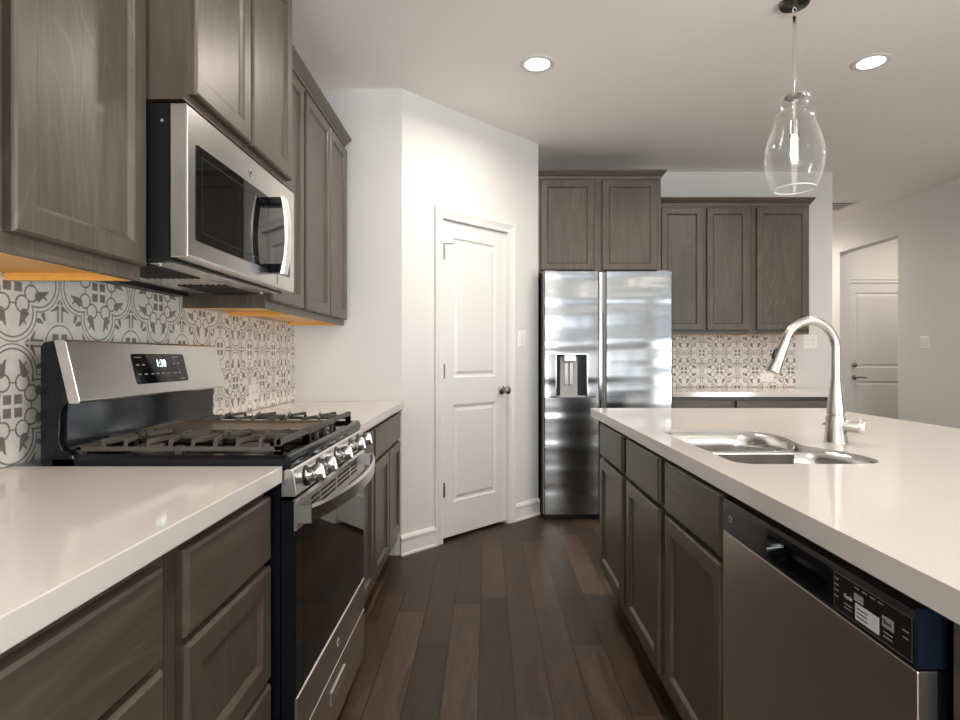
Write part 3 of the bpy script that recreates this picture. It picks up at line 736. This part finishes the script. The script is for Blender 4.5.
# display, set on the slanted face: frame with origin on the face centre
dm = bpy.data.objects.new('display', None)
face_c = Vector((0.372, (yB(-1.001) + yB(-0.967)) / 2, 1.1315))
m_ = MB().loft([[(p[0], 0.0, p[1]) for p in rrect(-0.138, 0.138, -0.044, 0.044, 0.008, 4)], [(p[0], -0.0016, p[1]) for p in rrect(-0.137, 0.137, -0.043, 0.043, 0.008, 4)]])
dp = m_.build('display_panel', GLASSB, bp); dp.location = face_c; dp.rotation_euler = (-slope, 0, 0)
text('1:30', 0.030, LED, dp, (0.0, -0.0018, 0.014), (PI / 2, 0, 0), 'digits')
for i, xx in enumerate((-0.118, -0.088, -0.055, -0.028, 0.0, 0.03, 0.068, 0.092)):
    B(xx - 0.007, xx + 0.007, -0.0022, -0.0016, -0.018, -0.0145).build('key_print', GREYPR, dp)
for xx, zz in ((-0.118, 0.012), (-0.09, 0.012), (0.07, 0.014), (0.095, 0.014)):
    B(xx - 0.006, xx + 0.006, -0.0022, -0.0016, zz - 0.003, zz + 0.001).build('key_print', GREYPR, dp)
for xx, zz in ((-0.11, 0.033), (0.085, 0.034), (0.10, -0.035)):
    B(xx - 0.016, xx + 0.016, -0.0022, -0.0016, zz - 0.001, zz + 0.001).build('key_print', GREYPR, dp)
# burners, grates, griddle
def burner(x, y, rr):
    o = MB().lathe([(rr * 1.25, 0.919), (rr * 1.2, 0.926), (rr, 0.928), (rr, 0.934), (rr * 0.9, 0.938), (0.001, 0.939)], 24, c=(x, y, 0)).build('burner_cap', IRON, g, True)
for (bx, by, br) in ((0.135, 0.15, 0.040), (0.135, 0.42, 0.034), (0.379, 0.28, 0.036), (0.625, 0.15, 0.042), (0.625, 0.42, 0.030)): burner(bx, by, br)
GY0, GY1 = 0.040, 0.535
def grate(x0, x1):
    m_ = MB(); zt = 0.966
    def bar(a, b_, wdt=0.0065, h=0.010):
        a = Vector(a); b_ = Vector(b_); d_ = (b_ - a); d_.z = 0; d_.normalize(); n_ = Vector((-d_.y, d_.x, 0)) * wdt
        m_.loft([[a - n_ - Vector((0, 0, h)), a + n_ - Vector((0, 0, h)), a + n_ * .6, a - n_ * .6], [b_ - n_ - Vector((0, 0, h)), b_ + n_ - Vector((0, 0, h)), b_ + n_ * .6, b_ - n_ * .6]])
    zf = 0.948
    bar((x0 + .006, GY0, zf), (x0 + .006, GY1, zf)); bar((x1 - .006, GY0, zf), (x1 - .006, GY1, zf))
    bar((x0, GY0 + .006, zt), (x1, GY0 + .006, zt), 0.007, 0.013); bar((x0, GY1 - .006, zf), (x1, GY1 - .006, zf))
    for cx_ in (x0 + .008, x1 - .008):
        for cy_ in (GY0 + .008, (GY0 + GY1) / 2, GY1 - .008): m_.box(cx_ - .008, cx_ + .008, cy_ - .008, cy_ + .008, 0.921, 0.950)
    for cx_, cy_ in ((x0 + .008, GY0 + .008), (x1 - .008, GY0 + .008)): m_.box(cx_ - .008, cx_ + .008, cy_ - .008, cy_ + .008, 0.921, zt)
    xm = (x0 + x1) / 2
    ys = [GY0 + 0.0545 * (i + 1) for i in range(8)]
    for i, y in enumerate(ys):
        dy = 0.022 if i % 2 == 0 else -0.022
        for sgn, xe in ((1, x0), (-1, x1)):
            bar((xe + sgn * .006, y, zf), (xe + sgn * .012, y, zt), 0.0055)
            bar((xe + sgn * .012, y, zt), (xm - sgn * 0.022, y + dy, zt), 0.005)
    bar((xm, GY0 + .01, zt), (xm, GY0 + 0.075, zt), 0.005); bar((xm, GY1 - .01, zt - .003), (xm, GY1 - 0.075, zt), 0.005)
    bar((xm, GY0 + .20, zt), (xm, GY0 + 0.30, zt), 0.005)
    return m_.build('grate', IRON, g)
grate(0.022, 0.248); grate(0.510, 0.736)
m_ = MB()
def rr_(ins, z): return [(p[0], p[1], z) for p in rrect(0.252 + ins, 0.506 - ins, GY0 + 0.02 + ins, GY1 - ins, 0.012, 4)]
m_.loft([rr_(0.01, 0.922), rr_(0.0, 0.945), rr_(0.0, 0.959), rr_(0.004, 0.960), rr_(0.010, 0.955), rr_(0.02, 0.954)])
m_.build('griddle', GRIDDLE, g)
m_ = B(0.250, 0.508, GY0, GY0 + 0.014, 0.948, 0.966); 
for cx_ in (0.258, 0.338, 0.420, 0.500): m_.box(cx_ - .006, cx_ + .006, GY0 + .001, GY0 + .013, 0.922, 0.948)
m_.build('grate_bridge', IRON, g, bevel=0.002)

# ------------------------------------------------------------------ microwave  (local like range; y=0 door front)
MF = -0.712
mw = thing('microwave', 'stainless over-the-range microwave with black window, mounted under cabinet', 'microwave', (MF, 1.368, 1.398), LROT)
MWW, MH = 0.754, 0.372
B(0.0, MWW, 0.044, 0.415, 0.0, MH).build('case', BLACKM, mw)
m_ = MB().prism([(0.042, 0.005), (0.004, 0.004), (0.001, 0.006), (0.0, 0.012), (0.0, MH - 0.005), (0.003, MH), (0.042, MH)], 'x', 0.0, MWW)
fd = m_.build('door', STEEL, mw, bevel=0.002)
B(-0.0006, 0.0005, 0.004, 0.040, 0.01, MH - 0.005).build('edge_trim', CHROME, mw)
m_ = MB().loft([[(p[0], 0.0005, p[1]) for p in rrect(0.038, 0.706, 0.052, 0.288, 0.008, 4)], [(p[0], -0.0015, p[1]) for p in rrect(0.038, 0.706, 0.052, 0.288, 0.008, 4)]])
m_.build('window', GLASSB, fd)
m_ = MB(); m_.loft([rect_ring(0.065, 0.50, 0.075, 0.265, -0.0018), rect_ring(0.067, 0.498, 0.077, 0.263, -0.0018)], False, False)
m_.build('window_mesh_border', BLACKM, fd)
B(0.583, 0.5845, -0.001, 0.006, 0.012, 0.052).build('door_seam', SLOT, fd)
B(0.506, 0.546, -0.040, -0.001, 0.042, 0.072).build('handle_mount', BLACK, fd, bevel=0.004); B(0.506, 0.546, -0.040, -0.001, 0.262, 0.290).build('handle_mount', BLACK, fd, bevel=0.004)
m_ = MB(); rings = []
for k in range(13):
    t = k / 12; z = 0.040 + t * 0.252; bow = -0.040 - 0.014 * (1 - (2 * t - 1) ** 2)
    rings.append([(0.504, bow, z), (0.506, bow - 0.008, z), (0.546, bow - 0.008, z), (0.548, bow, z)])
m_.loft(rings)
m_.build('handle', CHROME, fd, True)
emblem(fd, 0.365, -0.0005, 0.322, 0.012)
m_ = B(0.03, MWW - 0.03, 0.05, 0.36, -0.004, 0.0005); m_.build('bottom_plate', STEEL, mw)
for (a, b_) in ((0.05, 0.30), (0.46, 0.71)):
    m_ = MB()
    for k in range(9): m_.box(a, b_, 0.12 + k * 0.018, 0.128 + k * 0.018, -0.007, -0.004)
    m_.build('grease_filter', BLACKM, mw)
B(0.03, MWW - 0.05, 0.365, 0.41, -0.016, 0.0).build('rear_vent', BLACKM, mw)
B(0.33, 0.43, 0.07, 0.11, -0.0065, -0.004).build('task_light', GREYP, mw)
for xx in (0.06, 0.7): MB().lathe([(0.005, -0.007), (0.005, -0.004)], 10, c=(xx, 0.10, 0)).build('screw', CHROME, mw)
MB().lathe([(0.004, -0.002), (0.004, 0.0005)], 10, 'x', c=(0, 0.06, 0.33)).build('screw', CHROME, mw)

# ------------------------------------------------------------------ dishwasher (local x = 0..0.604 running towards the camera, y=0 front)
dw = thing('dishwasher', 'stainless dishwasher with black control strip built into the island', 'dishwasher', (0.549, 1.340, 0), IROT)
DWW = 0.606
B(0.004, DWW - 0.004, 0.045, 0.58, 0.10, 0.862).build('tub', BLACKM, dw)
B(0.01, DWW - 0.01, 0.075, 0.40, 0.0, 0.10).build('toe_kick', PLASTICB, dw)
m_ = MB().prism([(0.0, 0.120), (0.0, 0.764), (0.028, 0.764), (0.028, 0.120)], 'x', 0.002, DWW)
dd = m_.build('door', STEELD, dw, bevel=0.002)
dd2 = B(0.002, DWW, 0.0285, 0.040, 0.12, 0.764).build('inner_door', BLACKM, dw)
m_ = MB(); prof = [(0.0, 0.767), (0.0, 0.828), (0.003, 0.838), (0.012, 0.845), (0.040, 0.845), (0.040, 0.767)]
# control strip in three spans so the pocket handle is a real recess
PX0, PX1 = 0.205, 0.425
m_.prism(prof, 'x', 0.002, PX0); m_.prism(prof, 'x', PX1, DWW - 0.003)
m_.prism([(0.0, 0.826), (0.0, 0.828), (0.003, 0.838), (0.012, 0.845), (0.040, 0.845), (0.040, 0.826)], 'x', PX0, PX1)
m_.prism([(0.0, 0.767), (0.0, 0.774), (0.040, 0.774), (0.040, 0.767)], 'x', PX0, PX1); m_.box(PX0, PX1, 0.034, 0.040, 0.774, 0.826)
cs = m_.build('control_strip', PLASTICB, dw)
mb2 = MB()
ro = rrect(PX0 - 0.004, PX1 + 0.004, 0.770, 0.830, 0.014, 5); ri = rrect(PX0 + 0.008, PX1 - 0.008, 0.778, 0.820, 0.014, 5); rb = rrect(PX0 + 0.016, PX1 - 0.016, 0.786, 0.812, 0.012, 5)
mb2.loft([[(p[0], 0.0005, p[1]) for p in ro], [(p[0], -0.0012, p[1]) for p in ro], [(p[0], -0.0012, p[1]) for p in ri], [(p[0], 0.028, p[1]) for p in rb]], False, True)
mb2.build('pocket_handle', BLACK, cs, True)
B(DWW - 0.003, DWW - 0.0005, 0.001, 0.040, 0.767, 0.844).build('end_cap', NAVY, cs)['label'] = 'blue-tinted film on the strip end'
emblem(cs, 0.045, -0.0005, 0.800, 0.008)
def dash(x, z, w_=0.016, h_=0.0016, mat=GREYPR): return B(x - w_ / 2, x + w_ / 2, -0.0006, 0.0, z - h_ / 2, z + h_ / 2).build('printed_mark', mat, cs)
for k in range(4): dash(0.437, 0.818 - k * 0.009, 0.010)
text('Cycle', 0.0085, WHITE, cs, (0.466, -0.0003, 0.800), (PI / 2, 0, 0))
dash(0.466, 0.788, 0.018); dash(0.466, 0.782, 0.018)
for k in range(4): dash(0.487 + k * 0.017, 0.822, 0.010)
B(0.481, 0.501, -0.0008, 0.0, 0.803, 0.814).build('button', GREYP, cs)
st_ = B(0.484, 0.535, -0.0010, 0.0, 0.776, 0.800).build('sticker', WHITE, cs); st_['label'] = 'white printed sticker'
for k in range(3): B(0.488, 0.512, -0.0016, -0.001, 0.781 + k * 0.006, 0.7825 + k * 0.006).build('sticker_line', BLACKM, st_)
B(0.542, 0.564, -0.0008, 0.0, 0.793, 0.808).build('button', GREYP, cs)
text('Start', 0.0085, BLACKM, cs, (0.553, -0.0011, 0.8005), (PI / 2, 0, 0))
dash(0.553, 0.786, 0.018); dash(0.553, 0.780, 0.018); dash(0.586, 0.806, 0.012); dash(0.586, 0.797, 0.010)
mb = MB(); mb.loft([rect_ring(0.432, 0.598, 0.771, 0.828, -0.0004), rect_ring(0.4325, 0.5975, 0.7715, 0.8275, -0.0004)], False, False); mb.build('panel_outline', GREYPR, cs)

# ------------------------------------------------------------------ refrigerator (local x 0..0.93, y=0 door front)
f = thing('refrigerator', 'stainless side-by-side refrigerator with water dispenser', 'refrigerator', (0.400, 4.107, 0))
FW, FH = 0.929, 1.775
B(-0.004, FW - 0.01, 0.075, 0.76, 0.03, FH - 0.012).build('cabinet_body', BLACKM, f)
B(0.01, FW - 0.01, 0.055, 0.40, 0.0, 0.05).build('base_grille', PLASTICB, f)
def fdoor(x0, x1, name, cut=None, hx=None):
    m_ = MB(); z0, z1 = 0.040, FH
    if cut is None:
        m_.prism(rrect(x0, x1, 0.0, 0.07, [0.014, 0.006, 0.004, 0.004] if hx == 'r' else [0.006, 0.014, 0.004, 0.004], 4), 'z', z0, z1)
    else:
        a, b_, c, d = cut
        pr = rrect(x0, x1, 0.0, 0.07, [0.014, 0.006, 0.004, 0.004], 4)
        m_.prism(pr, 'z', z0, c); m_.prism(pr, 'z', d, z1)
        m_.prism(rrect(x0, a, 0.0, 0.07, [0.014, 0.0003, 0.0003, 0.004], 4), 'z', c, d)
        m_.prism(rrect(b_, x1, 0.0, 0.07, [0.0003, 0.006, 0.004, 0.0003], 4), 'z', c, d)
        m_.box(a, b_, 0.060, 0.07, c, d)
    return m_.build(name, STEELF, f, True)
SP = 0.414
cut = (0.092, 0.318, 0.872, 1.186)
fl = fdoor(0.002, SP - 0.016, 'freezer_door', cut); fr_ = fdoor(SP + 0.038, FW, 'fridge_door', None, 'l')
B(SP - 0.015, SP + 0.012, -0.002, 0.06, 0.045, FH - 0.004).build('handle_rail', CHROME, f, bevel=0.004)
B(SP + 0.012, SP + 0.037, 0.022, 0.06, 0.045, FH - 0.004).build('handle_pocket', GREYP, f)
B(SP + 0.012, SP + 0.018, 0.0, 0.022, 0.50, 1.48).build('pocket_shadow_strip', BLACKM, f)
a, b_, c, d = cut
ds = MB(); ds.box(a, a + 0.004, -0.002, 0.06, c, d); ds.box(b_ - 0.004, b_, -0.002, 0.06, c, d); ds.box(a, b_, -0.002, 0.06, d - 0.004, d); ds.box(a, b_, -0.002, 0.06, c, c + 0.004)
ds = ds.build('dispenser_frame', CHROME, fl)
B(a + .004, b_ - .004, 0.050, 0.060, c + .004, d - .004).build('dispenser_back', BLACKM, ds)
B(a + .034, b_ - .066, 0.030, 0.050, c + .010, d - .020).build('dispenser_panel', GREYP, ds, bevel=0.004)
MB().prism(rrect(a + .055, b_ - .078, 0.004, 0.04, 0.01, 3), 'z', d - .050, d - .010).build('dispenser_spout', NICKEL, ds)
m_ = B(a + .062, a + .092, 0.022, 0.030, c + .09, d - .062); m_.box(a + .100, a + .128, 0.022, 0.030, c + .09, d - .062); m_.build('paddle', BRONZE, ds, bevel=0.003)
B(a + .010, b_ - .010, 0.004, 0.048, c + .004, c + .014).build('drip_tray', GREYP, ds)
for xx in (0.05, FW - 0.06): B(xx - 0.04, xx + 0.04, 0.02, 0.12, FH - 0.002, FH + 0.010).build('hinge_cover', GREYP, f, bevel=0.003)
B(0.80, 0.875, -0.0010, 0.0005, 1.735, 1.743).build('name_badge', GREYP, fr_)

# ------------------------------------------------------------------ ceiling lights
def can(x, y, label, power):
    r = thing('recessed_light', label, 'ceiling light', (x, y, H), group='recessed ceiling lights')
    MB().lathe([(0.092, 0.0), (0.092, -0.003), (0.080, -0.007), (0.066, -0.005), (0.064, 0.0)], 36, caps=False).build('trim_ring', TRIM, r, True)
    MB().lathe([(0.064, -0.001), (0.064, -0.004), (0.001, -0.0045)], 36).build('diffuser', LAMP, r)
    l = area('recessed_lamp', (x, y, H - 0.012), (0, 0, 0), 0.13, 0.13, power, WARM, 'DISK', 165)
labs = ['lit round recessed ceiling light left of the pendant, above the pantry door side', 'lit round recessed ceiling light right of the hanging pendant']
for i, ((x, y), p) in enumerate(zip(CANS, CAN_POWER)):
    if i < 2: can(x, y, labs[i], p)
    else: can(x, y, 'round recessed ceiling light outside the picture', p)
area('entry_lamp', (4.9, 6.1, H - 0.02), (0, 0, 0), 0.2, 0.2, 12, WARM, 'DISK')

# pendant
PX, PY = 1.367, 2.557
p = thing('pendant_light', 'clear glass jar pendant lamp hanging over the island', 'pendant lamp', (PX, PY, H))
MB().lathe([(0.064, 0.0), (0.064, -0.005), (0.058, -0.013), (0.030, -0.018), (0.012, -0.020), (0.001, -0.020)], 32).build('canopy', CANOPY, p, True)
m_ = MB()
for k in range(2):
    c0 = -0.032 - k * 0.020; pts = []
    for q in range(17):
        a = 2 * PI * q / 16
        pts.append((0.008 * math.cos(a), 0, c0 + 0.013 * math.sin(a)) if k == 0 else (0, 0.008 * math.cos(a), c0 + 0.013 * math.sin(a)))
    m_.tube(pts, 0.0022, 8)
m_.build('chain_link', CHROME, p, True)
MB().lathe([(0.0045, -0.060), (0.0088, -0.066), (0.0088, -0.345), (0.0100, -0.350), (0.0045, -0.36), (0.0045, -0.42)], 14).build('rod', CHROME, p, True)
MB().lathe([(0.038, -0.413), (0.040, -0.420), (0.030, -0.428), (0.008, -0.432), (0.006, -0.52), (0.020, -0.525), (0.021, -0.590), (0.018, -0.592)], 28).build('socket', NICKEL, p, True)
bu = MB().lathe([(0.010, -0.592), (0.013, -0.600), (0.013, -0.640), (0.013, -0.700), (0.009, -0.712), (0.001, -0.716)], 24).build('bulb', BULB, p, True)
prof = [(0.050, 2.330), (0.058, 2.318), (0.060, 2.300), (0.054, 2.285), (0.051, 2.270), (0.053, 2.258), (0.070, 2.252), (0.083, 2.243), (0.083, 2.233), (0.076, 2.224), (0.082, 2.215), (0.098, 2.189), (0.116, 2.145), (0.130, 2.095), (0.1345, 2.05), (0.131, 2.005), (0.119, 1.960), (0.104, 1.930), (0.094, 1.912)]
prof = [(r_ * (0.91 if z_ < 2.2 else 1.0), z_) for r_, z_ in prof]
outer = [(r_, z_ - H) for r_, z_ in prof]; inner = [(r_ - 0.0025, z_ - H) for r_, z_ in reversed(prof)]
m_ = MB(); m_.lathe(outer + inner + [outer[0]], 48, caps=False); bmesh.ops.remove_doubles(m_.bm, verts=m_.bm.verts, dist=1e-5)
m_.build('glass_shade', GLASS, p, True)
m_ = MB(); m_.tube([(0.0845 * math.cos(a), 0.0845 * math.sin(a), 1.912 - H) for a in [2 * PI * k / 40 for k in range(41)]], 0.0028, 8); m_.build('glass_rim', RIMG, p, True)  # rim tube carries the painted bright gleam
l = bpy.data.lights.new('pendant_lamp', 'POINT'); l.energy = 30; l.color = WARM; l.shadow_soft_size = 0.012
o = bpy.data.objects.new('pendant_lamp', l); C.objects.link(o); o.location = (PX, PY, 2.08)

# ceiling vent
v = thing('ceiling_vent', 'white slatted ceiling vent near the hallway', 'vent', (3.60, 6.00, H))
m_ = B(-0.18, 0.18, -0.20, -0.17, -0.008, 0.0); m_.box(-0.18, 0.18, 0.17, 0.20, -0.008, 0); m_.box(-0.18, -0.15, -0.17, 0.17, -0.008, 0); m_.box(0.15, 0.18, -0.17, 0.17, -0.008, 0)
m_.build('frame', TRIM, v); B(-0.15, 0.15, -0.17, 0.17, -0.002, 0).build('backing', SLOT, v)
m_ = MB()
for k in range(5): m_.box(-0.15, 0.15, -0.15 + k * 0.07, -0.135 + k * 0.07, -0.007, -0.003)
m_.build('slats', TRIM, v)

# ------------------------------------------------------------------ plates (local plane x-z, facing -y)
def plate(name, label, cat, loc, rz, w_, h_, kind, n=1):
    r = thing(name, label, cat, loc, rz)
    m_ = MB().loft([rect_ring(-w_ / 2, w_ / 2, -h_ / 2, h_ / 2, 0), rect_ring(-w_ / 2, w_ / 2, -h_ / 2, h_ / 2, -0.003), rect_ring(-w_ / 2 + .004, w_ / 2 - .004, -h_ / 2 + .004, h_ / 2 - .004, -0.006)])
    m_.build('cover_plate', PLATE, r)
    for i in range(n):
        cx_ = (i - (n - 1) / 2) * 0.046
        if kind == 'switch': B(cx_ - .016, cx_ + .016, -.009, -.006, -.033, .033).build('rocker', TRIM, r, bevel=0.001)
        elif kind == 'outlet_v' or kind == 'outlet_h':
            for s_ in (-1, 1):
                q = (cx_, s_ * 0.019) if kind == 'outlet_v' else (s_ * 0.019, 0)
                o_ = B(q[0] - .013, q[0] + .013, -.0075, -.006, q[1] - .013, q[1] + .013).build('socket_face', PLATE, r)
                mm = B(q[0] - .007, q[0] - .005, -.0079, -.0075, q[1] - .004, q[1] + .006); mm.box(q[0] + .005, q[0] + .007, -.0079, -.0075, q[1] - .004, q[1] + .006)
                mm.build('slot', SLOT, o_)
    return r
ua = Vector((math.cos(AA), math.sin(AA), 0))
pp = Vector((P0[0], P0[1], 1.295)) + ua * 1.061
plate('light_switch', 'white light switch on the wall between pantry door and refrigerator', 'light switch', pp, AA, 0.072, 0.118, 'switch')
plate('light_switch', 'white light switch on the right wall beside the hall opening', 'light switch', (XR, 5.42, 1.30), -PI / 2, 0.118, 0.118, 'switch', 2)
plate('light_switch', 'white double wall plate right of the far tile backsplash, behind the faucet', 'light switch', (2.75, YB, 1.29), 0, 0.116, 0.116, 'outlet_v', 2)
plate('wall_outlet', 'white horizontal outlet on the far tile backsplash', 'outlet', (2.38, YB - 0.008, 0.988), 0, 0.118, 0.075, 'outlet_h')
plate('wall_outlet', 'white horizontal outlet on the left tile backsplash beyond the range', 'outlet', (XL + 0.008, 2.778, 0.996), PI / 2, 0.118, 0.075, 'outlet_h')
